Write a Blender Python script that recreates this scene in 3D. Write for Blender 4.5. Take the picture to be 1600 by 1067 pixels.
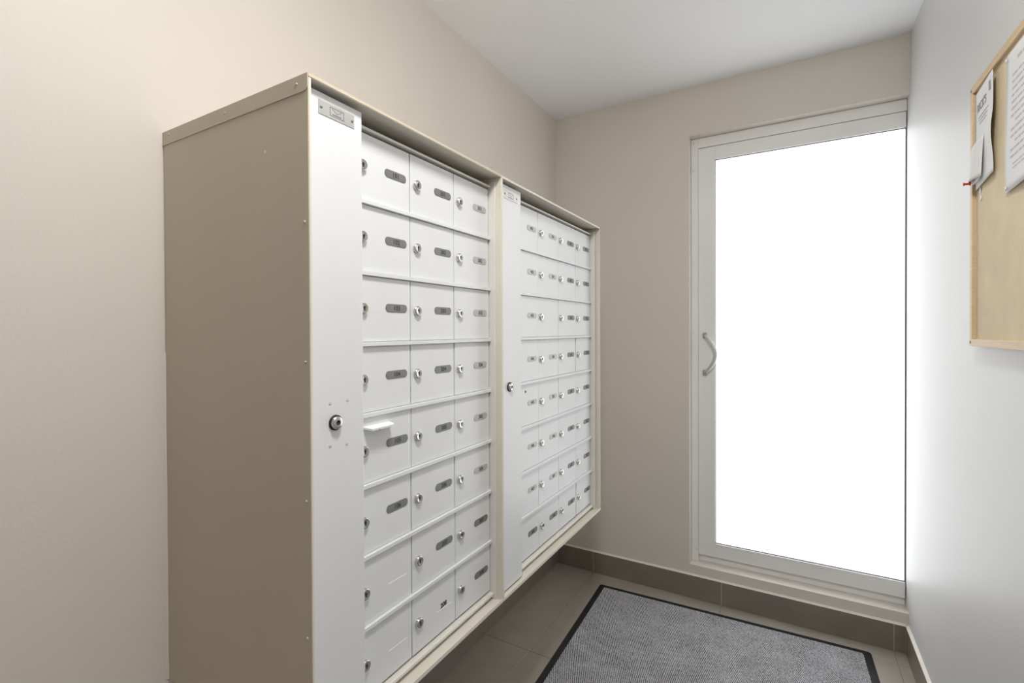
import bpy, bmesh, math, random
from mathutils import Matrix, Vector
random.seed(7)
for o in list(bpy.data.objects):
    bpy.data.objects.remove(o)
scene = bpy.context.scene
COL = scene.collection

# ------------------------------------------------------------------ camera
D, W, H = 2.3606, 1.5029, 2.40          # back wall, right wall, ceiling
YB = -1.60                              # wall behind the camera
cam_d = bpy.data.cameras.new('camera')
cam = bpy.data.objects.new('camera', cam_d)
COL.objects.link(cam)
r = Vector((0.86692252, 0.49842685, -0.00400159))
u = Vector((-4.73657719e-04, 8.85195936e-03, 9.99960708e-01))
f = Vector((-0.49844269, 0.86688656, -0.00791005))
M = Matrix((r, u, -f)).transposed().to_4x4()
M.translation = (1.1084, 0.0, 1.2642)
cam.matrix_world = M
cam_d.sensor_width = 36.0
cam_d.lens = 747.74 / 1600 * 36.0
cam_d.shift_x = -(807.21 - 800) / 1600
cam_d.shift_y = (521.84 - 533.5) / 1600
cam_d.clip_start = 0.02
scene.camera = cam

# ------------------------------------------------------------------ world, light levels, exposure
world = bpy.data.worlds.new('world')
scene.world = world
world.use_nodes = True
bgn = world.node_tree.nodes['Background']
bgn.inputs[0].default_value = (0.85, 0.90, 1.0, 1)
bgn.inputs[1].default_value = 0.8
LAMP_POS = (0.98, 0.42, H)
LAMP_COL = (1.0, 0.985, 0.96)
LAMP_STRENGTH = 121.0
PANE_COL = (0.975, 0.985, 1.0)
PANE_STRENGTH = 2.4
vs = scene.view_settings
vs.view_transform = 'Standard'
vs.look = 'None'
vs.gamma = 1.0
vs.use_curve_mapping = False
vs.exposure = 0.0

# ------------------------------------------------------------------ material helpers
def srgb(c):
    return tuple((x / 255 / 12.92) if x / 255 <= 0.04045 else ((x / 255 + 0.055) / 1.055) ** 2.4 for x in c)

def mat(name, col, rough=0.5, metal=0.0, spec=0.5, var=0.04, vscale=3.0, bump=0.0, bscale=200.0, emit=None, estr=0.0, coat=0.0):
    m = bpy.data.materials.new(name)
    m.use_nodes = True
    nt = m.node_tree
    b = nt.nodes['Principled BSDF']
    b.inputs['Roughness'].default_value = rough
    b.inputs['Metallic'].default_value = metal
    b.inputs['Specular IOR Level'].default_value = spec
    if coat:
        b.inputs['Coat Weight'].default_value = coat
        b.inputs['Coat Roughness'].default_value = 0.15
    tc = nt.nodes.new('ShaderNodeTexCoord')
    n = nt.nodes.new('ShaderNodeTexNoise')
    n.inputs['Scale'].default_value = vscale
    n.inputs['Detail'].default_value = 4
    nt.links.new(tc.outputs['Object'], n.inputs['Vector'])
    rp = nt.nodes.new('ShaderNodeValToRGB')
    rp.color_ramp.elements[0].position = 0.3
    rp.color_ramp.elements[1].position = 0.7
    rp.color_ramp.elements[0].color = (*[x * (1 - var) for x in col], 1)
    rp.color_ramp.elements[1].color = (*[min(1, x * (1 + var)) for x in col], 1)
    nt.links.new(n.outputs['Fac'], rp.inputs[0])
    nt.links.new(rp.outputs[0], b.inputs['Base Color'])
    if bump:
        n2 = nt.nodes.new('ShaderNodeTexNoise')
        n2.inputs['Scale'].default_value = bscale
        n2.inputs['Detail'].default_value = 2
        nt.links.new(tc.outputs['Object'], n2.inputs['Vector'])
        bp = nt.nodes.new('ShaderNodeBump')
        bp.inputs['Strength'].default_value = bump
        bp.inputs['Distance'].default_value = 0.002
        nt.links.new(n2.outputs['Fac'], bp.inputs['Height'])
        nt.links.new(bp.outputs[0], b.inputs['Normal'])
    if emit:
        b.inputs['Emission Color'].default_value = (*emit, 1)
        b.inputs['Emission Strength'].default_value = estr
    return m

M_wall = mat('beige wall paint', (0.685, 0.635, 0.572), 0.55, var=0.015, bump=0.12, bscale=160)
M_wallR = mat('pale grey wall paint', (0.67, 0.675, 0.675), 0.45, var=0.015, bump=0.10, bscale=160)
M_ceil = mat('white ceiling paint', (0.90, 0.915, 0.93), 0.8, var=0.01, bump=0.15, bscale=120)
M_tile = mat('taupe porcelain tile', (0.215, 0.188, 0.155), 0.30, spec=0.5, var=0.08, vscale=9, bump=0.03, bscale=300)
M_ftile = mat('taupe floor tile', (0.335, 0.308, 0.265), 0.32, spec=0.55, var=0.07, vscale=7, bump=0.03, bscale=300)
M_grout = mat('grey brown grout', (0.42, 0.375, 0.315), 0.9, var=0.1, vscale=40)
M_fgrout = mat('dark floor grout', (0.20, 0.182, 0.158), 0.9, var=0.1, vscale=40)
M_caulk = mat('cream caulk', (0.74, 0.70, 0.64), 0.6, var=0.05, vscale=60)
M_vinyl = mat('white vinyl door frame', (0.84, 0.835, 0.82), 0.35, var=0.02, vscale=5)
M_case = mat('cream enamelled steel', (0.70, 0.655, 0.57), 0.38, var=0.015, vscale=4, bump=0.03, bscale=400)
M_white = mat('white enamelled steel', (0.715, 0.725, 0.735), 0.34, var=0.012, vscale=6, bump=0.02, bscale=400)
M_shade_tan = mat('shade-darkened tan steel', (0.56, 0.492, 0.392), 0.42, var=0.02, vscale=4, bump=0.03, bscale=400)  # darker than the casing cream: shade of the exposed side put into the colour
M_frame = mat('off white enamelled steel', (0.72, 0.70, 0.65), 0.36, var=0.015, vscale=4)
M_alu = mat('brushed aluminium', (0.62, 0.62, 0.61), 0.35, metal=0.6, var=0.05, vscale=40)
M_chrome = mat('polished nickel', (0.60, 0.59, 0.565), 0.24, metal=1.0, var=0.03, vscale=60)
M_dark = mat('black recess', (0.012, 0.012, 0.012), 0.6, var=0.1)
M_plate = mat('grey number plate', (0.20, 0.20, 0.192), 0.45, metal=0.2, var=0.06, vscale=60)
M_plate2 = mat('pale grey number plate', (0.48, 0.48, 0.475), 0.45, metal=0.2, var=0.06, vscale=60)
M_ink = mat('black ink', (0.035, 0.034, 0.032), 0.6, var=0.05)
M_inkg = mat('engraved dark grey', (0.035, 0.035, 0.033), 0.6, var=0.05)
M_print = mat('faded grey print', (0.54, 0.54, 0.55), 0.8, var=0.1, vscale=300)
M_print2 = mat('violet grey print', (0.33, 0.31, 0.34), 0.8, var=0.2, vscale=300)
M_paper = mat('white paper', (0.80, 0.80, 0.80), 0.75, var=0.01)
M_rubber = mat('black rubber', (0.010, 0.010, 0.013), 0.42, var=0.1, vscale=50)
M_red = mat('red plastic', (0.55, 0.04, 0.02), 0.3, var=0.03)
M_clear = mat('white plastic', (0.75, 0.75, 0.72), 0.25, var=0.03)
M_smudge = mat('grey filled hole', (0.52, 0.52, 0.51), 0.5, var=0.1, vscale=200)
M_lamp = mat('lit opal glass', (0.8, 0.8, 0.8), 0.4, emit=LAMP_COL, estr=LAMP_STRENGTH)
M_pane = mat('frosted glass lit by daylight', (0.10, 0.10, 0.10), 0.45, spec=0.3, var=0.0, emit=PANE_COL, estr=PANE_STRENGTH)

def wood_mat():
    m = mat('light pine wood', (0.62, 0.46, 0.27), 0.5)
    nt = m.node_tree
    b = nt.nodes['Principled BSDF']
    tc = nt.nodes.new('ShaderNodeTexCoord')
    mp = nt.nodes.new('ShaderNodeMapping')
    mp.inputs['Scale'].default_value = (30, 3, 60)
    n = nt.nodes.new('ShaderNodeTexNoise')
    n.inputs['Scale'].default_value = 3
    n.inputs['Detail'].default_value = 6
    rp = nt.nodes.new('ShaderNodeValToRGB')
    rp.color_ramp.elements[0].color = (0.56, 0.40, 0.22, 1)
    rp.color_ramp.elements[1].color = (0.78, 0.61, 0.40, 1)
    nt.links.new(tc.outputs['Object'], mp.inputs[0])
    nt.links.new(mp.outputs[0], n.inputs['Vector'])
    nt.links.new(n.outputs['Fac'], rp.inputs[0])
    nt.links.new(rp.outputs[0], b.inputs['Base Color'])
    return m
M_wood = wood_mat()

def cork_mat():
    m = mat('tan cork', (0.74, 0.62, 0.43), 0.85, var=0.06, vscale=14, bump=0.25, bscale=350)
    return m
M_cork = cork_mat()

def carpet_mat():
    m = bpy.data.materials.new('grey ribbed carpet')
    m.use_nodes = True
    nt = m.node_tree
    b = nt.nodes['Principled BSDF']
    b.inputs['Roughness'].default_value = 0.95
    b.inputs['Specular IOR Level'].default_value = 0.15
    tc = nt.nodes.new('ShaderNodeTexCoord')
    mp = nt.nodes.new('ShaderNodeMapping')
    mp.inputs['Rotation'].default_value = (0, 0, math.radians(-24))
    wv = nt.nodes.new('ShaderNodeTexWave')
    wv.inputs['Scale'].default_value = 46.0
    wv.inputs['Distortion'].default_value = 1.6
    wv.inputs['Detail'].default_value = 3
    wv.inputs['Detail Scale'].default_value = 3.0
    nz = nt.nodes.new('ShaderNodeTexNoise')
    nz.inputs['Scale'].default_value = 260.0
    nz.inputs['Detail'].default_value = 3
    big = nt.nodes.new('ShaderNodeTexNoise')
    big.inputs['Scale'].default_value = 9.0
    nt.links.new(tc.outputs['Object'], mp.inputs[0])
    nt.links.new(mp.outputs[0], wv.inputs['Vector'])
    nt.links.new(tc.outputs['Object'], nz.inputs['Vector'])
    nt.links.new(tc.outputs['Object'], big.inputs['Vector'])
    mx = nt.nodes.new('ShaderNodeMath'); mx.operation = 'MULTIPLY_ADD'
    nt.links.new(wv.outputs['Fac'], mx.inputs[0])
    mx.inputs[1].default_value = 0.55
    nt.links.new(nz.outputs['Fac'], mx.inputs[2])
    ad = nt.nodes.new('ShaderNodeMath'); ad.operation = 'MULTIPLY_ADD'
    nt.links.new(big.outputs['Fac'], ad.inputs[0])
    ad.inputs[1].default_value = 0.25
    nt.links.new(mx.outputs[0], ad.inputs[2])
    rp = nt.nodes.new('ShaderNodeValToRGB')
    e = rp.color_ramp.elements
    e[0].position = 0.60; e[0].color = (0.022, 0.022, 0.025, 1)
    e[1].position = 1.10 if False else 1.0; e[1].color = (0.46, 0.46, 0.485, 1)
    nt.links.new(ad.outputs[0], rp.inputs[0])
    nt.links.new(rp.outputs[0], b.inputs['Base Color'])
    bp = nt.nodes.new('ShaderNodeBump')
    bp.inputs['Strength'].default_value = 0.6
    bp.inputs['Distance'].default_value = 0.002
    nt.links.new(mx.outputs[0], bp.inputs['Height'])
    nt.links.new(bp.outputs[0], b.inputs['Normal'])
    return m
M_carpet = carpet_mat()

# ------------------------------------------------------------------ mesh helpers
def bm_box(bm, x0, x1, y0, y1, z0, z1, mi=0, bevel=0.0, seg=1):
    vs_ = [bm.verts.new(c) for c in ((x0, y0, z0), (x1, y0, z0), (x1, y1, z0), (x0, y1, z0), (x0, y0, z1), (x1, y0, z1), (x1, y1, z1), (x0, y1, z1))]
    fs = []
    for q in ((0, 3, 2, 1), (4, 5, 6, 7), (0, 1, 5, 4), (1, 2, 6, 5), (2, 3, 7, 6), (3, 0, 4, 7)):
        fc = bm.faces.new([vs_[i] for i in q]); fc.material_index = mi; fs.append(fc)
    if bevel:
        es = list({e for fc in fs for e in fc.edges})
        rs = bmesh.ops.bevel(bm, geom=es, offset=bevel, segments=seg, affect='EDGES', profile=0.6)
        for fc in rs['faces']:
            fc.material_index = mi
    return fs

def bm_prism(bm, pts, axis, a0, a1, mi=0):
    """closed polygon pts (2-tuples) extruded along axis 0/1/2 from a0 to a1"""
    def P(p, a):
        c = list(p); c.insert(axis, a); return c
    v0 = [bm.verts.new(P(p, a0)) for p in pts]
    v1 = [bm.verts.new(P(p, a1)) for p in pts]
    n = len(pts)
    fl = [bm.faces.new(v0), bm.faces.new(v1[::-1])]
    for i in range(n):
        fl.append(bm.faces.new((v0[i], v1[i], v1[(i + 1) % n], v0[(i + 1) % n])))
    for fc in fl:
        fc.material_index = mi
    return fl

def bm_lathe_x(bm, prof, cy=0, cz=0, n=24, mi=0):
    """profile [(x, radius)] turned about the X axis"""
    rings = []
    for x, rad in prof:
        if rad <= 1e-6:
            rings.append([bm.verts.new((x, cy, cz))])
        else:
            rings.append([bm.verts.new((x, cy + rad * math.cos(2 * math.pi * i / n), cz + rad * math.sin(2 * math.pi * i / n))) for i in range(n)])
    for a, b in zip(rings, rings[1:]):
        for i in range(n):
            j = (i + 1) % n
            if len(a) == 1 and len(b) == 1: continue
            if len(a) == 1: fc = bm.faces.new((a[0], b[i], b[j]))
            elif len(b) == 1: fc = bm.faces.new((a[i], b[0], a[j]))
            else: fc = bm.faces.new((a[i], b[i], b[j], a[j]))
            fc.material_index = mi
            fc.smooth = True

def mesh_of(bm, name, mats):
    bmesh.ops.recalc_face_normals(bm, faces=bm.faces[:])
    me = bpy.data.meshes.new(name)
    bm.to_mesh(me); bm.free()
    for m in (mats if isinstance(mats, (list, tuple)) else [mats]):
        me.materials.append(m)
    return me

def obj(name, me, parent=None, loc=(0, 0, 0), rot=(0, 0, 0)):
    o = bpy.data.objects.new(name, me)
    COL.objects.link(o)
    o.location = loc; o.rotation_euler = rot
    if parent: o.parent = parent
    return o

def box(name, m, x0, x1, y0, y1, z0, z1, parent=None, bevel=0.0, seg=1):
    bm = bmesh.new()
    bm_box(bm, x0, x1, y0, y1, z0, z1, 0, bevel, seg)
    return obj(name, mesh_of(bm, name, m), parent)

def empty(name, loc=(0, 0, 0)):
    o = bpy.data.objects.new(name, None)
    COL.objects.link(o); o.location = loc; o.empty_display_size = 0.1
    return o

def tag(o, label=None, cat=None, group=None, kind=None):
    if label: o['label'] = label
    if cat: o['category'] = cat
    if group: o['group'] = group
    if kind: o['kind'] = kind
    return o

def text_mesh(s, size, m, extrude=0.00015, bold=0.0):
    cu = bpy.data.curves.new('txt', 'FONT')
    cu.body = s; cu.size = size; cu.align_x = 'CENTER'; cu.align_y = 'CENTER'
    cu.extrude = extrude; cu.offset = bold; cu.resolution_u = 3
    t = bpy.data.objects.new('txt', cu)
    COL.objects.link(t)
    bpy.context.view_layer.update()
    me = bpy.data.meshes.new_from_object(t.evaluated_get(bpy.context.evaluated_depsgraph_get()))
    bpy.data.objects.remove(t); bpy.data.curves.remove(cu)
    me.materials.clear(); me.materials.append(m)
    return me
ROT_PX = (math.radians(90), 0, math.radians(90))     # lettering that faces +X
ROT_NX = (math.radians(90), 0, math.radians(-90))    # lettering that faces -X

# ------------------------------------------------------------------ the room
HB = 0.109                                            # height of the tiled baseboard
TB = 0.010                                            # its thickness
T = 0.615
XJ = [0.0, 0.212, 0.830, 1.456, W]
YJ = [D, 2.263]
while YJ[-1] - T > YB: YJ.append(YJ[-1] - 0.613)
YJ.append(YB)
GR = 0.0016

fl = box('floor', M_fgrout, -0.15, W + 0.15, YB - 0.15, D + 0.2, -0.06, -0.0012)
tag(fl, 'taupe tiled floor of the mail vestibule', 'floor', kind='structure')
for i in range(len(XJ) - 1):
    for j in range(len(YJ) - 1):
        xa, xb, ya, yb = XJ[i] + GR / 2, XJ[i + 1] - GR / 2, YJ[j + 1] + GR / 2, YJ[j] - GR / 2
        if yb - ya < 0.01 or xb - xa < 0.01: continue
        bm = bmesh.new()
        bm_box(bm, xa, xb, ya, yb, -0.011, 0.0, bevel=0.0008)
        obj('tile', mesh_of(bm, 'tile', M_ftile), fl)

tag(box('ceiling', M_ceil, -0.15, W + 0.15, YB - 0.15, D + 0.2, H, H + 0.1), 'plain white painted ceiling', 'ceiling', kind='structure')
tag(box('wall_left', M_wall, -0.15, 0.0, YB - 0.15, D + 0.2, -0.06, H), 'beige painted wall behind the mailbox cabinets', 'wall', kind='structure')
tag(box('wall_right', M_wallR, W, W + 0.15, YB - 0.15, D + 0.2, -0.06, H), 'pale grey wall that carries the cork board', 'wall', kind='structure')
tag(box('wall_front', M_wall, 0.0, W, YB - 0.15, YB, -0.06, H), 'beige wall behind the viewer', 'wall', kind='structure')

OX, OZ0, OZ1 = 0.690, 0.156, 2.172                    # the door opening
bm = bmesh.new()
bm_box(bm, 0.0, OX, D, D + 0.16, -0.06, H)
bm_box(bm, OX, W, D, D + 0.16, OZ1, H)
bm_box(bm, OX, W, D, D + 0.16, -0.06, OZ0)
tag(obj('wall_back', mesh_of(bm, 'wall_back', M_wall)), 'beige end wall with a raised glazed door', 'wall', kind='structure')

def baseboard(side, joints, axis, label):
    """tiles between the joints; axis = direction in which the row runs (0 = x, 1 = y)"""
    bm = bmesh.new()
    a0, a1 = joints[0], joints[-1]
    if side == 'back': bm_box(bm, a0, a1, D - TB + 0.0012, D - 0.0001, 0.0005, HB - 0.001)
    if side == 'left': bm_box(bm, 0.0001, TB - 0.0012, a0, a1, 0.0005, HB - 0.001)
    if side == 'right': bm_box(bm, W - TB + 0.0012, W - 0.0001, a0, a1, 0.0005, HB - 0.001)
    b = obj('baseboard_' + side, mesh_of(bm, 'grout', M_grout))
    tag(b, label, 'baseboard', kind='structure')
    for p, q in zip(joints, joints[1:]):
        p2, q2 = p + 0.0018, q - 0.0018
        bm = bmesh.new()
        if side == 'back': bm_box(bm, p2, q2, D - TB, D - 0.0006, 0.0025, HB, bevel=0.0008)
        if side == 'left': bm_box(bm, 0.0006, TB, p2, q2, 0.0025, HB, bevel=0.0008)
        if side == 'right': bm_box(bm, W - TB, W - 0.0006, p2, q2, 0.0025, HB, bevel=0.0008)
        obj('tile', mesh_of(bm, 'tile', M_tile), b)
    # bead of caulk along the top edge
    bm = bmesh.new()
    if side == 'back': bm_prism(bm, [(D - TB - 0.0005, HB - 0.0005), (D - 0.0002, HB - 0.0005), (D - 0.0002, HB + 0.0055), (D - 0.004, HB + 0.0035)], 0, a0, a1)
    if side == 'left': bm_prism(bm, [(TB + 0.0005, HB - 0.0005), (0.0002, HB - 0.0005), (0.0002, HB + 0.0055), (0.004, HB + 0.0035)], 1, a0, a1)
    if side == 'right': bm_prism(bm, [(W - TB - 0.0005, HB - 0.0005), (W - 0.0002, HB - 0.0005), (W - 0.0002, HB + 0.0055), (W - 0.004, HB + 0.0035)], 1, a0, a1)
    obj('caulk_bead', mesh_of(bm, 'caulk', M_caulk), b)

baseboard('back', [TB, 0.212, 0.830, 1.456, W - TB], 0, 'brown tiled skirting under the glazed door')
yy = [D, 2.263, 1.655, 1.04, 0.425, -0.19, -0.805, YB][::-1]
baseboard('left', yy, 1, 'brown tiled skirting under the mailbox cabinets')
baseboard('right', [YB, -0.80, -0.19, 0.43, 1.04, 1.66, D], 1, 'brown tiled skirting below the cork board wall')

# ------------------------------------------------------------------ the glazed door in its raised opening
YF = D + 0.048                                        # front of the fixed frame
dr = empty('door_1', (OX, YF, OZ0))
tag(dr, 'white framed door with a bright frosted glass pane', 'door', kind='structure')
def dbox(name, m, x0, x1, y0, y1, z0, z1, parent=dr, bevel=0.0015, seg=2):
    return box(name, m, x0 - OX, x1 - OX, y0 - YF, y1 - YF, z0 - OZ0, z1 - OZ0, parent, bevel, seg)
JX = 0.722
dbox('jamb', M_vinyl, OX + 0.0005, JX, YF, YF + 0.08, OZ0 + 0.0005, OZ1 - 0.0005)
dbox('head', M_vinyl, JX, W - 0.0008, YF, YF + 0.08, 2.124, OZ1 - 0.0005)
dbox('threshold', M_vinyl, JX, W - 0.0008, YF + 0.016, YF + 0.09, OZ0 + 0.0005, 0.190)
GX0, GZ0, GZ1 = 0.7965, 0.255, 2.060
LY = YF + 0.0015
dbox('stile', M_vinyl, JX + 0.0008, GX0, LY, LY + 0.045, 0.192, 2.122)
dbox('top_rail', M_vinyl, GX0, W - 0.003, LY, LY + 0.045, GZ1, 2.122)
dbox('bottom_rail', M_vinyl, GX0, W - 0.003, LY, LY + 0.045, 0.192, GZ0)
dbox('pane', M_pane, GX0 + 0.0022, W - 0.0044, LY + 0.014, LY + 0.022, GZ0 + 0.0022, GZ1 - 0.0022, bevel=0.0)
M_gask = mat('grey gasket', (0.10, 0.10, 0.10), 0.7)
bm = bmesh.new()
for q in ((GX0, GX0 + 0.0022, GZ0, GZ1), (W - 0.0044, W - 0.0035, GZ0, GZ1), (GX0, W - 0.0035, GZ0, GZ0 + 0.0022), (GX0, W - 0.0035, GZ1 - 0.0022, GZ1)):
    bm_box(bm, q[0] - OX, q[1] - OX, LY + 0.006 - YF, LY + 0.03 - YF, q[2] - OZ0, q[3] - OZ0)
obj('gasket', mesh_of(bm, 'gasket', M_gask), dr)
# bow handle: a bent bar with two feet
def tube(pts, rad, n=12, flat=1.0):
    bm = bmesh.new()
    rings = []
    for i, p in enumerate(pts):
        a = pts[max(0, i - 1)]; b = pts[min(len(pts) - 1, i + 1)]
        t = (b - a).normalized()
        s = Vector((1, 0, 0)); s = (s - t * s.dot(t)).normalized(); w = t.cross(s)
        rr = rad[i] if isinstance(rad, list) else rad
        rings.append([bm.verts.new(p + s * rr * flat * math.cos(2 * math.pi * k / n) + w * rr * math.sin(2 * math.pi * k / n)) for k in range(n)])
    for a, b in zip(rings, rings[1:]):
        for k in range(n):
            fc = bm.faces.new((a[k], a[(k + 1) % n], b[(k + 1) % n], b[k])); fc.smooth = True
    bm.faces.new(rings[0][::-1]); bm.faces.new(rings[-1])
    return bm
hx, hz0, hz1 = 0.752, 1.060, 1.236
pts = []
for i in range(21):
    a = i / 20
    pts.append(Vector((hx - OX + 0.050 * math.sin(math.pi * a) ** 0.85, LY - YF - 0.004 - 0.034 * math.sin(math.pi * a) ** 0.6, hz0 + (hz1 - hz0) * a - OZ0)))
hd = obj('handle', mesh_of(tube(pts, 0.0075, 14, 1.15), 'handle', mat('light grey handle enamel', (0.56, 0.56, 0.54), 0.32)), dr)
for z in (hz0, hz1):
    bm = bmesh.new()
    bm_box(bm, hx - OX - 0.009, hx - OX + 0.009, LY - YF - 0.010, LY - YF, z - OZ0 - 0.013, z - OZ0 + 0.013, bevel=0.003, seg=2)
    obj('foot', mesh_of(bm, 'foot', mat('grey handle foot', (0.33, 0.33, 0.31), 0.4)), hd)
# small screw heads in the frame
for x, z in ((0.712, 0.215), (0.728, 0.188), (0.702, 2.152), (0.70, 2.02)):
    bm = bmesh.new()
    bm_lathe_x(bm, [(0.0, 0.0032), (0.0012, 0.0030), (0.0014, 0.0)], n=10)
    obj('screw', mesh_of(bm, 'screw', M_alu), dr, (x - OX, (0 if x < JX else 0.0015), z - OZ0), (0, 0, math.radians(-90)))

# ------------------------------------------------------------------ ceiling lamp (over the space in front of the cabinets)
def lathe_z(prof, n=40):
    bm = bmesh.new(); bm_lathe_x(bm, prof, n=n)
    bmesh.ops.rotate(bm, verts=bm.verts[:], cent=(0, 0, 0), matrix=Matrix.Rotation(math.radians(90), 3, 'Y'))
    return bm                                          # x -> -z
me_base = mesh_of(lathe_z([(0.0, 0.135), (0.022, 0.135), (0.026, 0.130), (0.026, 0.112)]), 'lamp_base', M_clear)
me_diff = mesh_of(lathe_z([(0.024, 0.120), (0.042, 0.112), (0.055, 0.086), (0.063, 0.045), (0.065, 0.0)]), 'diffuser', M_lamp)
for pos, lb in ((LAMP_POS, 'round opal ceiling lamp over the mailbox cabinets'),):
    lp = empty('ceiling_lamp', pos)
    tag(lp, lb, 'lamp')
    obj('base', me_base, lp)
    obj('diffuser', me_diff, lp)

# ------------------------------------------------------------------ mailbox cabinets
CD = 0.4539                                            # depth: the front edge of the casing
Z0, Z1 = 0.5532, 1.6666
CH = Z1 - Z0
ROWZ = [1.6374 - 0.1328 * i - Z0 for i in range(9)]    # row boundaries, local
PITCH = 0.149
REC = 0.036                                            # doors lie this far behind the casing edge
DX = CD - REC

def door_mesh(w, h):
    bm = bmesh.new()
    bm_box(bm, -0.010, 0.0, 0, w, 0, h, bevel=0.0009, seg=2)
    return mesh_of(bm, 'compartment_door', M_white)

def lock_mesh():
    bm = bmesh.new()
    bm_lathe_x(bm, [(0.0, 0.0105), (0.0050, 0.0105), (0.0064, 0.0096), (0.0068, 0.0082), (0.0062, 0.0064), (0.0062, 0.0)], n=28)
    bm_box(bm, 0.0058, 0.0064, -0.0014, 0.0014, -0.0046, 0.0046, 1)
    bm_lathe_x(bm, [(0.0058, 0.0028), (0.0065, 0.0026), (0.0065, 0.0)], cz=0.0015, n=12, mi=1)
    return mesh_of(bm, 'lock', [M_chrome, M_dark])
LOCK = lock_mesh()

def plate_mesh(m, w=0.060, h=0.0165):
    bm = bmesh.new()
    rr = h / 2 * 0.92
    def ring(inset):
        pts = []
        for cx, a0 in ((w / 2 - rr, -90), (-(w / 2 - rr), 90)):
            for k in range(9):
                a = math.radians(a0 + 180 * k / 8)
                pts.append((cx + (rr - inset) * math.cos(a), (h / 2 - inset) * math.sin(a)))
        return pts
    bm_prism(bm, ring(0.0), 0, 0.0, 0.0007)
    bm_prism(bm, ring(0.0014), 0, 0.0007, 0.0010)
    return mesh_of(bm, 'number_plate', m)
PLATE = plate_mesh(M_plate)
PLATE2 = plate_mesh(M_plate2)

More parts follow.
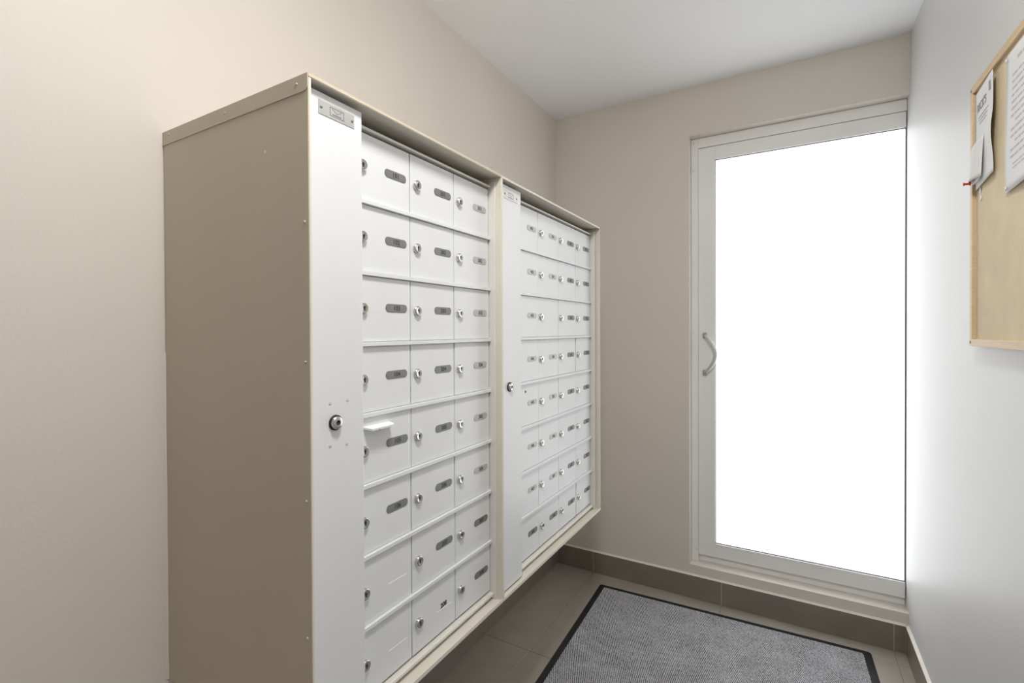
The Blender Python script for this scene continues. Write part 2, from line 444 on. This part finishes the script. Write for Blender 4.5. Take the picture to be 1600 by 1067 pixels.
def cabinet(y0, y1, cols_y, number, label, skip_plates, gaps, gap, seed, paleplates):
    rnd = random.Random(seed)
    w = y1 - y0
    root = empty('mailbox_cabinet', (0.0, y0, Z0))
    tag(root, label, 'mailboxes')
    # sheet steel casing, open at the front
    bm = bmesh.new()
    bm_box(bm, 0.001, CD, 0.0010, 0.0055, 0, CH, bevel=0.0006)                   # near side
    bm_box(bm, 0.001, CD, w - 0.0028, w - 0.0003, 0, CH)                          # far side
    bm_box(bm, 0.001, CD, 0.0055, w - 0.0028, CH - 0.0035, CH)                    # top
    bm_box(bm, 0.001, CD, 0.0055, w - 0.0028, 0, 0.0045)                          # bottom
    bm_box(bm, CD - 0.003, CD, 0.0055, w - 0.0028, 0.0045, 0.0085)                # front lip below
    bm_box(bm, CD - 0.0025, CD, 0.0055, w - 0.0028, CH - 0.0052, CH - 0.0035)     # front lip above
    bm_box(bm, 0.001, 0.004, 0.0055, w - 0.0028, 0.0045, CH - 0.0035)             # back
    obj('casing', mesh_of(bm, 'casing', M_case), root)
    box('shaded_side_panel', M_shade_tan, 0.001, CD - 0.0012, 0.0002, 0.0010, 0.0002, CH - 0.0002, root)  # thin skin over the near side, coloured darker to keep it dim as in shade
    # inner frame that carries the doors
    yR = cols_y[-1] - y0 + 0.0015
    yL = cols_y[0] - y0 - 0.0015
    FX = CD - 0.017
    zt, zb = ROWZ[0], ROWZ[-1]
    bm = bmesh.new()
    bm_box(bm, DX - 0.03, FX, yR, min(yR + 0.0045, w - 0.003), 0.005, zt + 0.013, bevel=0.0006)
    bm_box(bm, DX - 0.03, DX + 0.003, yL - 0.004, yL, 0.005, zt + 0.013)
    bm_box(bm, DX - 0.02, DX + 0.0050, yL, yR, zt + 0.001, zt + 0.0058, bevel=0.0008)
    bm_box(bm, DX - 0.02, FX - 0.008, yL, yR, zb - 0.0085, zb - 0.001, bevel=0.0008)
    obj('inner_frame', mesh_of(bm, 'inner_frame', M_frame), root)
    if w > 0.7:   # filler strip between the last column and the casing
        pass
    # dividing shelves between the rows
    for i in range(1, 8):
        z = ROWZ[i]
        bm = bmesh.new()
        bm_box(bm, DX - 0.22, DX + 0.0060, yL, yR, z - 0.0040, z + 0.0040, bevel=0.0009, seg=2)
        obj('shelf', mesh_of(bm, 'shelf', M_white), root)
    # access panel along the near edge with lock and maker's tag
    pl, pr = 0.0065, cols_y[0] - y0 + (0.0005 if w < 0.7 else 0.0)
    bm = bmesh.new()
    bm_box(bm, CD - 0.036, CD - 0.0130, pl, pr, 0.0100, CH - 0.0120, bevel=0.0012, seg=2)
    pn = obj('access_panel', mesh_of(bm, 'access_panel', M_white), root)
    PXF = CD - 0.0130
    ly, lz = pl + 0.0505, 1.110 - Z0
    bm = bmesh.new()
    bm_lathe_x(bm, [(0.0, 0.0128), (0.0030, 0.0128), (0.0032, 0.0110)], n=30, mi=1)
    bm_lathe_x(bm, [(0.0, 0.0108), (0.0070, 0.0104), (0.0082, 0.0092), (0.0082, 0.0042)], n=30)
    bm_lathe_x(bm, [(0.0082, 0.0042), (0.0068, 0.0038), (0.0068, 0.0)], n=20, mi=1)
    obj('master_lock', mesh_of(bm, 'master_lock', [M_chrome, M_dark]), pn, (PXF, ly, lz))
    # tag
    tw, th = 0.0735, 0.0235
    bm = bmesh.new()
    bm_box(bm, 0, 0.0010, -tw / 2, tw / 2, -th / 2, th / 2, bevel=0.0003)
    for s in (-1, 1):
        bm_lathe_x(bm, [(0.001, 0.0027), (0.0020, 0.0022), (0.0023, 0.0)], cy=s * (tw / 2 - 0.005), n=12, mi=1)
    # outlined lozenge with an envelope mark
    ow, oh, lw = 0.029, 0.0145, 0.0009
    for q in ((-ow / 2, ow / 2, oh / 2 - lw, oh / 2), (-ow / 2, ow / 2, -oh / 2, -oh / 2 + lw), (-ow / 2, -ow / 2 + lw, -oh / 2, oh / 2), (ow / 2 - lw, ow / 2, -oh / 2, oh / 2)):
        bm_box(bm, 0.0010, 0.0013, q[0], q[1], q[2], q[3], 2)
    def stroke(ya, za, yb, zb_, t=0.0008):
        d_ = Vector((yb - ya, zb_ - za)).normalized(); n_ = Vector((-d_.y, d_.x)) * t / 2
        bm_prism(bm, [(ya + n_.x, za + n_.y), (ya - n_.x, za - n_.y), (yb - n_.x, zb_ - n_.y), (yb + n_.x, zb_ + n_.y)], 0, 0.0010, 0.0013, 2)
    stroke(-0.010, 0.0052, 0.0, -0.0010); stroke(0.0, -0.0010, 0.010, 0.0052)
    stroke(-0.009, -0.0040, 0.0085, -0.0040, 0.0016)
    obj('maker_tag', mesh_of(bm, 'maker_tag', [M_alu, M_plate, M_plate]), pn, (PXF, (pl + pr) / 2 + 0.002, 1.6305 - Z0))
    if w < 0.7:   # four filled screw holes round the master lock
        for yy_, zz_ in ((0.536, 1.143), (0.5718, 1.1437), (0.5354, 1.0717), (0.5698, 1.0687)):
            bm = bmesh.new(); bm_lathe_x(bm, [(0.0, 0.0032), (0.0003, 0.0028), (0.0003, 0.0)], n=12)
            obj('filled_hole', mesh_of(bm, 'filled_hole', M_smudge), pn, (PXF, yy_ - y0, zz_ - Z0))
    # doors
    hdoor = 0.1328 - 0.0094
    dm = door_mesh(PITCH - gap, hdoor)
    for c in range(len(cols_y) - 1):
        for rw in range(8):
            ya = cols_y[c] - y0 + gap / 2
            za = ROWZ[rw + 1] + 0.0047
            g = gaps.get((c, rw))
            me = dm if g is None else door_mesh(PITCH - gap - g, hdoor)
            if g is not None: ya += g
            dd = obj('compartment_door', me, root, (DX, ya, za), (0, math.radians(rnd.uniform(-.25, .25)), math.radians(rnd.uniform(-.25, .25))))
            obj('lock', LOCK, dd, (0.0, 0.0185, hdoor / 2 + rnd.uniform(-.0006, .0006)), (math.radians(rnd.uniform(-8, 8)), 0, 0))
            k = number(c, rw)
            py, pz = 0.107, hdoor / 2 + 0.0035 + rnd.uniform(-.0006, .0006)
            if (c, rw) not in skip_plates:
                pale = paleplates(c, rw)
                obj('number_plate', PLATE2 if pale else PLATE, dd, (0.0, py, pz))
                if k: obj('number', text_mesh(k, 0.0130, M_inkg, bold=0.0001), dd, (0.0012, py, pz - 0.0003), ROT_PX)
            else:
                kind = skip_plates[(c, rw)]
                if kind in ('streak', 'sticker'):
                    bm = bmesh.new(); bm_box(bm, 0, 0.0004, -0.026, 0.026, -0.0011, 0.0011)
                    obj('adhesive_residue', mesh_of(bm, 'adhesive_residue', mat('pale dried adhesive', (0.86, 0.86, 0.85), 0.4)), dd, (0.0, py, pz - 0.0155), (math.radians(-1.5), 0, 0))
                if kind == 'sticker':
                    obj('number', text_mesh(k, 0.0145, M_ink, bold=0.0006), dd, (0.0002, py - 0.003, pz - 0.007), ROT_PX)
                if kind == 'ghost':
                    pass
    return root

COL1 = [0.607, 0.756, 0.905, 1.054]
COL2 = [1.187 + PITCH * i for i in range(5)]
Y1 = 1.0630
c1 = cabinet(0.4887, Y1, COL1, lambda c, r_: '%d%02d' % (c + 1, r_ + 1),
             'nearer mailbox cabinet, three columns of white doors, bare cream side panel',
             {(0, 6): 'streak', (0, 7): 'streak', (1, 7): 'sticker'}, {}, 0.0024, 3,
             lambda c, r_: c == 2 and r_ < 6)
c2 = cabinet(Y1 + 0.0006, 1.7976, COL2, lambda c, r_: '%d%02d' % (c + 4, r_ + 1),
             'farther mailbox cabinet, four columns of white doors, beside the end wall',
             {(1, 2): 'ghost'}, {(3, 3): 0.0045, (3, 7): 0.0045, (2, 2): 0.0018}, 0.0012, 5,
             lambda c, r_: c < 2 and r_ < 7)

# details of the nearer cabinet's exposed side
y0 = 0.4887
bm = bmesh.new()
rc = 0.010
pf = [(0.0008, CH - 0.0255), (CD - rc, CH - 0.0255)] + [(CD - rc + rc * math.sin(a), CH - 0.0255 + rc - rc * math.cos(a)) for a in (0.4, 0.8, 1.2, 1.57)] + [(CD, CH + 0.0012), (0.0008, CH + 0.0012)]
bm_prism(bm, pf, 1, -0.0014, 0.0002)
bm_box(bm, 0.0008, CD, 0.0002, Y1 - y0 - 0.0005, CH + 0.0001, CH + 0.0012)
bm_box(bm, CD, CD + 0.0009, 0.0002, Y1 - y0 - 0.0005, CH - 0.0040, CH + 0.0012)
cap = obj('top_cap', mesh_of(bm, 'top_cap', M_shade_tan), c1)  # cap takes the same shade-darkened tan as the side
def rivet(parent, x, z, y=-0.0003, rad=0.0028, m=M_shade_tan):
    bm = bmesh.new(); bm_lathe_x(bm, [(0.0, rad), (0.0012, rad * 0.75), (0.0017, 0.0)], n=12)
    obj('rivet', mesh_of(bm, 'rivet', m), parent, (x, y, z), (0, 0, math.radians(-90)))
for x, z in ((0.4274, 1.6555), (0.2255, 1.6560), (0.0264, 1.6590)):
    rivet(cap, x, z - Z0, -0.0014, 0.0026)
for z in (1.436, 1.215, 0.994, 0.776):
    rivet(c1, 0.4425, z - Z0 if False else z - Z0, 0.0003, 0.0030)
bm = bmesh.new(); bm_lathe_x(bm, [(0.0, 0.0026), (0.0004, 0.0)], n=9)
obj('paint_chip', mesh_of(bm, 'paint_chip', M_paper), c1, (0.3413, 0.0002, 1.5657 - Z0), (0, 0, math.radians(-90)))
# bead of caulk down the joint with the wall
bm = bmesh.new()
prof = []
rnd = random.Random(2)
n = 26
prev = None
for i in range(n + 1):
    z = CH * 0.60 * i / n
    s = 0.0036 + rnd.uniform(-.0008, .0008)
    ring = [bm.verts.new((0.0002, 0.0003, z)), bm.verts.new((s * 0.75, 0.0003, z)), bm.verts.new((0.0002, -s * 1.3, z))]
    if prev:
        for a in range(3):
            bm.faces.new((prev[a], prev[(a + 1) % 3], ring[(a + 1) % 3], ring[a]))
    else:
        bm.faces.new(ring)
    prev = ring
bm.faces.new(prev[::-1])
obj('caulk_bead', mesh_of(bm, 'caulk_bead', M_wall), c1)

# the bent tab and punched holes on two doors
def find(root, c, r_):
    ds = [o for o in root.children if o.name.startswith('compartment_door')]
    return ds[c * 8 + r_]
d5 = find(c1, 0, 4)
bm = bmesh.new()
pts5 = [(-0.001, 0.0), (0.019, 0.006), (0.019, 0.060), (0.012, 0.067), (-0.001, 0.067)]
bm_prism(bm, pts5, 2, 0.0, 0.0035)
obj('bent_tab', mesh_of(bm, 'bent_tab', mat('bright white plastic', (0.88, 0.88, 0.86), 0.35)), d5, (0.0, 0.018, 0.1035), (0, math.radians(8), 0))
for dd, yy_, zz_, rr in ((d5, 0.060, 0.0985, 0.0042), (find(c2, 0, 4), 0.064, 0.102, 0.004)):
    bm = bmesh.new(); bm_lathe_x(bm, [(0.0001, rr), (0.0005, rr * 0.85), (0.0003, 0.0)], n=14)
    obj('punched_hole', mesh_of(bm, 'punched_hole', M_dark), dd, (0, yy_, zz_))

# ------------------------------------------------------------------ entrance mat
mx0, my0 = 0.285, 2.258                                 # far left corner
ang = math.atan2(2.296 - 2.257, 1.375 - 0.284)
MW, ML = 1.092, 2.40  # unseen near end lengthened to cut light bounced off the floor
mt = empty('entrance_mat', (mx0, my0, 0.0004))
mt.rotation_euler = (0, 0, ang)
tag(mt, 'grey ribbed entrance mat with black rubber edge on the floor', 'mat')
def rrect(x0, x1, y0_, y1_, rad, n=5):
    pts = []
    for cx, cy, a0 in ((x1 - rad, y1_ - rad, 0), (x0 + rad, y1_ - rad, 90), (x0 + rad, y0_ + rad, 180), (x1 - rad, y0_ + rad, 270)):
        for k in range(n + 1):
            a = math.radians(a0 + 90 * k / n)
            pts.append((cx + rad * math.cos(a), cy + rad * math.sin(a)))
    return pts
bm = bmesh.new()
loops = []
for ins, z, rad in ((0, 0, .012), (0.0, 0.0012, .012), (0.024, 0.0042, .006), (0.030, 0.0042, .004), (0.030, 0.0, .004)):
    loops.append([bm.verts.new((x, y, z)) for x, y in rrect(ins, MW - ins, -ML + ins, -ins, rad)])
for a, b in zip(loops, loops[1:]):
    for k in range(len(a)):
        bm.faces.new((a[k], a[(k + 1) % len(a)], b[(k + 1) % len(a)], b[k]))
obj('rubber_edge', mesh_of(bm, 'rubber_edge', M_rubber), mt)
bm = bmesh.new()
bm_prism(bm, rrect(0.0285, MW - 0.0285, -ML + 0.0285, -0.0285, .005), 2, 0.0002, 0.0060)
obj('carpet', mesh_of(bm, 'carpet', M_carpet), mt)

# ------------------------------------------------------------------ cork board
BY0, BY1, BZ0, BZ1 = 0.640, 1.560, 1.222, 1.843
FT = 0.020                                              # frame proud of the wall
bd = empty('cork_board', (W, BY1, BZ0))
tag(bd, 'tan cork notice board in a light wood frame on the right wall', 'notice board')
def bbox(name, m, x0, x1, y0_, y1_, z0, z1, bevel=0.0012):
    return box(name, m, x0 - W, x1 - W, y0_ - BY1, y1_ - BY1, z0 - BZ0, z1 - BZ0, bd, bevel, 2)
bbox('cork_panel', M_cork, W - 0.012, W - 0.0005, BY0 + 0.005, BY1 - 0.005, BZ0 + 0.005, BZ1 - 0.005, 0)
FW = 0.017
bbox('frame_rail', M_wood, W - FT, W - 0.0006, BY0, BY1, BZ1 - FW, BZ1)
bbox('frame_rail', M_wood, W - FT, W - 0.0006, BY0, BY1, BZ0, BZ0 + FW)
bbox('frame_stile', M_wood, W - FT + 0.0004, W - 0.0006, BY1 - FW, BY1 - 0.0005, BZ0 + FW, BZ1 - FW)
bbox('frame_stile', M_wood, W - FT + 0.0004, W - 0.0006, BY0 + 0.0005, BY0 + FW, BZ0 + FW, BZ1 - FW)
for z in (BZ0 + 0.009, BZ1 - 0.009):
    bm = bmesh.new(); bm_lathe_x(bm, [(0.0, 0.0034), (-0.0012, 0.0028), (-0.0014, 0.0)], n=12)
    obj('screw', mesh_of(bm, 'screw', M_plate), bd, (-FT, -0.010, z - BZ0))
PX = W - 0.0125                                         # face of the cork

def sheet(name, m, width, height, fn, nx=14, nz=18, th=0.0004, root=None):
    """a sheet of paper that faces -X; u runs to the viewer's right (-Y); fn(u, v) -> (stand-off, dy, dz)"""
    bm = bmesh.new()
    rows = {}
    for s in (0, 1):
        for j in range(nz + 1):
            for i in range(nx + 1):
                a, b = i / nx, j / nz
                off, dy, dz = fn(a, b)
                rows[s, i, j] = bm.verts.new((-(off + s * th), -a * width + dy, b * height + dz))
    for s in (0, 1):
        for j in range(nz):
            for i in range(nx):
                fc = bm.faces.new((rows[s, i, j], rows[s, i + 1, j], rows[s, i + 1, j + 1], rows[s, i, j + 1])); fc.smooth = True
    for j in range(nz):
        for i in (0, nx): bm.faces.new((rows[0, i, j], rows[0, i, j + 1], rows[1, i, j + 1], rows[1, i, j]))
    for i in range(nx):
        for j in (0, nz): bm.faces.new((rows[0, i, j], rows[0, i + 1, j], rows[1, i + 1, j], rows[1, i, j]))
    return mesh_of(bm, name, m)

# flyer: half sheet, wavy right edge standing away from the cork, slanted lower edge
def flyer_fn(a, b):
    off = 0.0015 + 0.008 * a + 0.0022 * math.sin((0.62 - b) * 9) * a * a * (1 if b < 0.62 else 0)
    dz = (0.004 - 0.010 * (1 - a)) * (1 - b) ** 2
    return off, 0.004 * math.sin(b * 6) * a, dz
fly = empty('flyer', (PX, 1.541, 1.597))
tag(fly, 'narrow white flyer with a dark heading pinned left on the cork board', 'flyer')
obj('sheet', sheet('sheet', M_paper, 0.140, 0.222, flyer_fn), fly)
hdm = text_mesh("RICK'S", 0.027, M_print2, 0.0001, 0.0005)
obj('heading', hdm, fly, (-0.0015 - 0.008 * 0.056 / 0.14 - 0.0008, -0.056, 0.180), (math.radians(90), 0, math.radians(-93.27)))
bm = bmesh.new()
for zz_, ya, yb in ((0.157, -0.03, -0.105), (0.149, -0.035, -0.10), (0.141, -0.04, -0.095)):
    y = ya
    while y > yb:
        wl = rnd.uniform(.006, .014)
        bm_box(bm, -0.0030 + y * 0.057, -0.0024 + y * 0.057, y - wl, y, zz_ - 0.0013, zz_ + 0.0013)
        y -= wl + 0.003
obj('print_lines', mesh_of(bm, 'print_lines', M_print), fly)
bm = bmesh.new(); bm_box(bm, -0.0098, -0.0092, -0.127, -0.117, 0.186, 0.206)
obj('print_mark', mesh_of(bm, 'print_mark', M_print2), fly)

# folded leaflet tucked at the flyer's lower left
def leaf_fn(a, b):
    off = 0.009 + 0.009 * math.sin(math.pi * min(1, a * 0.9 + 0.1)) * (1 - 0.6 * b) + 0.003 * (1 - b)
    return off, 0.004 * (1 - b), -0.010 * a * (1 - b) + 0.012 * a * (1 - b) + 0.010 * a * b
lf = empty('folded_leaflet', (PX, 1.536, 1.607))
tag(lf, 'small folded white leaflet hanging over the lower half of the flyer', 'leaflet')
obj('front_sheet', sheet('front_sheet', M_paper, 0.078, 0.082, leaf_fn, 10, 10), lf)
def leaf_back(a, b):
    return 0.0125 - 0.004 * b, 0.002, -0.006 * math.sin(math.pi * a)
obj('inner_sheet', sheet('inner_sheet', M_paper, 0.072, 0.060, leaf_back, 8, 6), lf)

# typed notice, letter size, lower corner lifting
def notice_fn(a, b):
    return 0.0022 + 0.011 * a * (1 - b) ** 2 + 0.0012 * math.sin(b * 5), 0.0, 0.004 * a
nt_ = empty('typed_notice', (PX, 1.352, 1.539))
tag(nt_, 'large white typed notice at the right on the cork board', 'notice')
obj('sheet', sheet('sheet', M_paper, 0.216, 0.279, notice_fn), nt_)
bm = bmesh.new()
rnd = random.Random(11)
def words(z, a0, a1, h=0.0045):
    a = a0
    while a < a1:
        wl = rnd.uniform(.012, .034)
        b_ = z / 0.279
        for k in range(3):
            aa = a + wl * k / 3; ab = a + wl * (k + 1) / 3 + 0.0002
            oa, ob = notice_fn(aa / .216, b_)[0], notice_fn(ab / .216, b_)[0]
            x0, x1 = oa + 0.0006, ob + 0.0006
            zz = z + 0.004 * aa / .216
            v = [bm.verts.new(c) for c in ((-x0, -aa, zz - h / 2), (-x1, -ab, zz - h / 2), (-x1, -ab, zz + h / 2), (-x0, -aa, zz + h / 2))]
            bm.faces.new(v)
        a += wl + 0.0035
words(0.252, 0.055, 0.17, 0.007)
for q in range(13):
    z = 0.226 - q * 0.0135
    words(z, 0.032 if q not in (7, 10) else 0.055, 0.19 if q % 4 != 3 else 0.14, 0.0048)
words(0.048, 0.045, 0.15, 0.003); words(0.040, 0.045, 0.13, 0.003)
obj('print_lines', mesh_of(bm, 'print_lines', M_print), nt_)

# push pins
def pin(loc, m, label, group=None, flat=False):
    bm = bmesh.new()
    if flat:
        bm_lathe_x(bm, [(0.0005, 0.0), (0.0, 0.0046), (-0.0014, 0.0044), (-0.0022, 0.0)], n=16)
    else:
        bm_lathe_x(bm, [(0.001, 0.0), (0.0005, 0.0045), (-0.0010, 0.0050), (-0.0020, 0.0030), (-0.0090, 0.0024), (-0.0110, 0.0042), (-0.0125, 0.0040), (-0.0130, 0.0)], n=16)
    bm_lathe_x(bm, [(0.014, 0.0), (0.010, 0.0005), (0.0, 0.0005)], n=8, mi=1)
    o = obj('push_pin', mesh_of(bm, 'push_pin', [m, M_chrome]), None, loc)
    tag(o, label, 'push pin', group)
pin((PX - 0.017, 1.516, 1.606), M_red, 'red push pin at the bottom of the folded leaflet')
pin((PX - 0.0042, 1.344, 1.548), M_clear, 'flat white drawing pin in the lower left corner of the typed notice', flat=True)
pin((PX - 0.0042, 1.344, 1.806), M_clear, 'flat white drawing pin in the upper left corner of the typed notice', flat=True)
# torn scraps of paper left on the cork
for k, (yy_, zz_, s, lb) in enumerate(((1.512, 1.585, 0.012, 'torn white paper scrap on the cork just below the red pin'), (1.508, 1.567, 0.010, 'lower of two torn paper scraps near the board frame'))):
    bm = bmesh.new()
    rr = random.Random(k + 4)
    bm_prism(bm, [(s * (0.8 + rr.uniform(-.35, .35)) * math.cos(a * math.pi / 4) * 0.6, s * (0.8 + rr.uniform(-.35, .35)) * math.sin(a * math.pi / 4)) for a in range(8)], 0, -0.0012, 0.0)
    tag(obj('paper_scrap', mesh_of(bm, 'paper_scrap', M_paper), None, (PX, yy_, zz_)), lb, 'paper scrap')
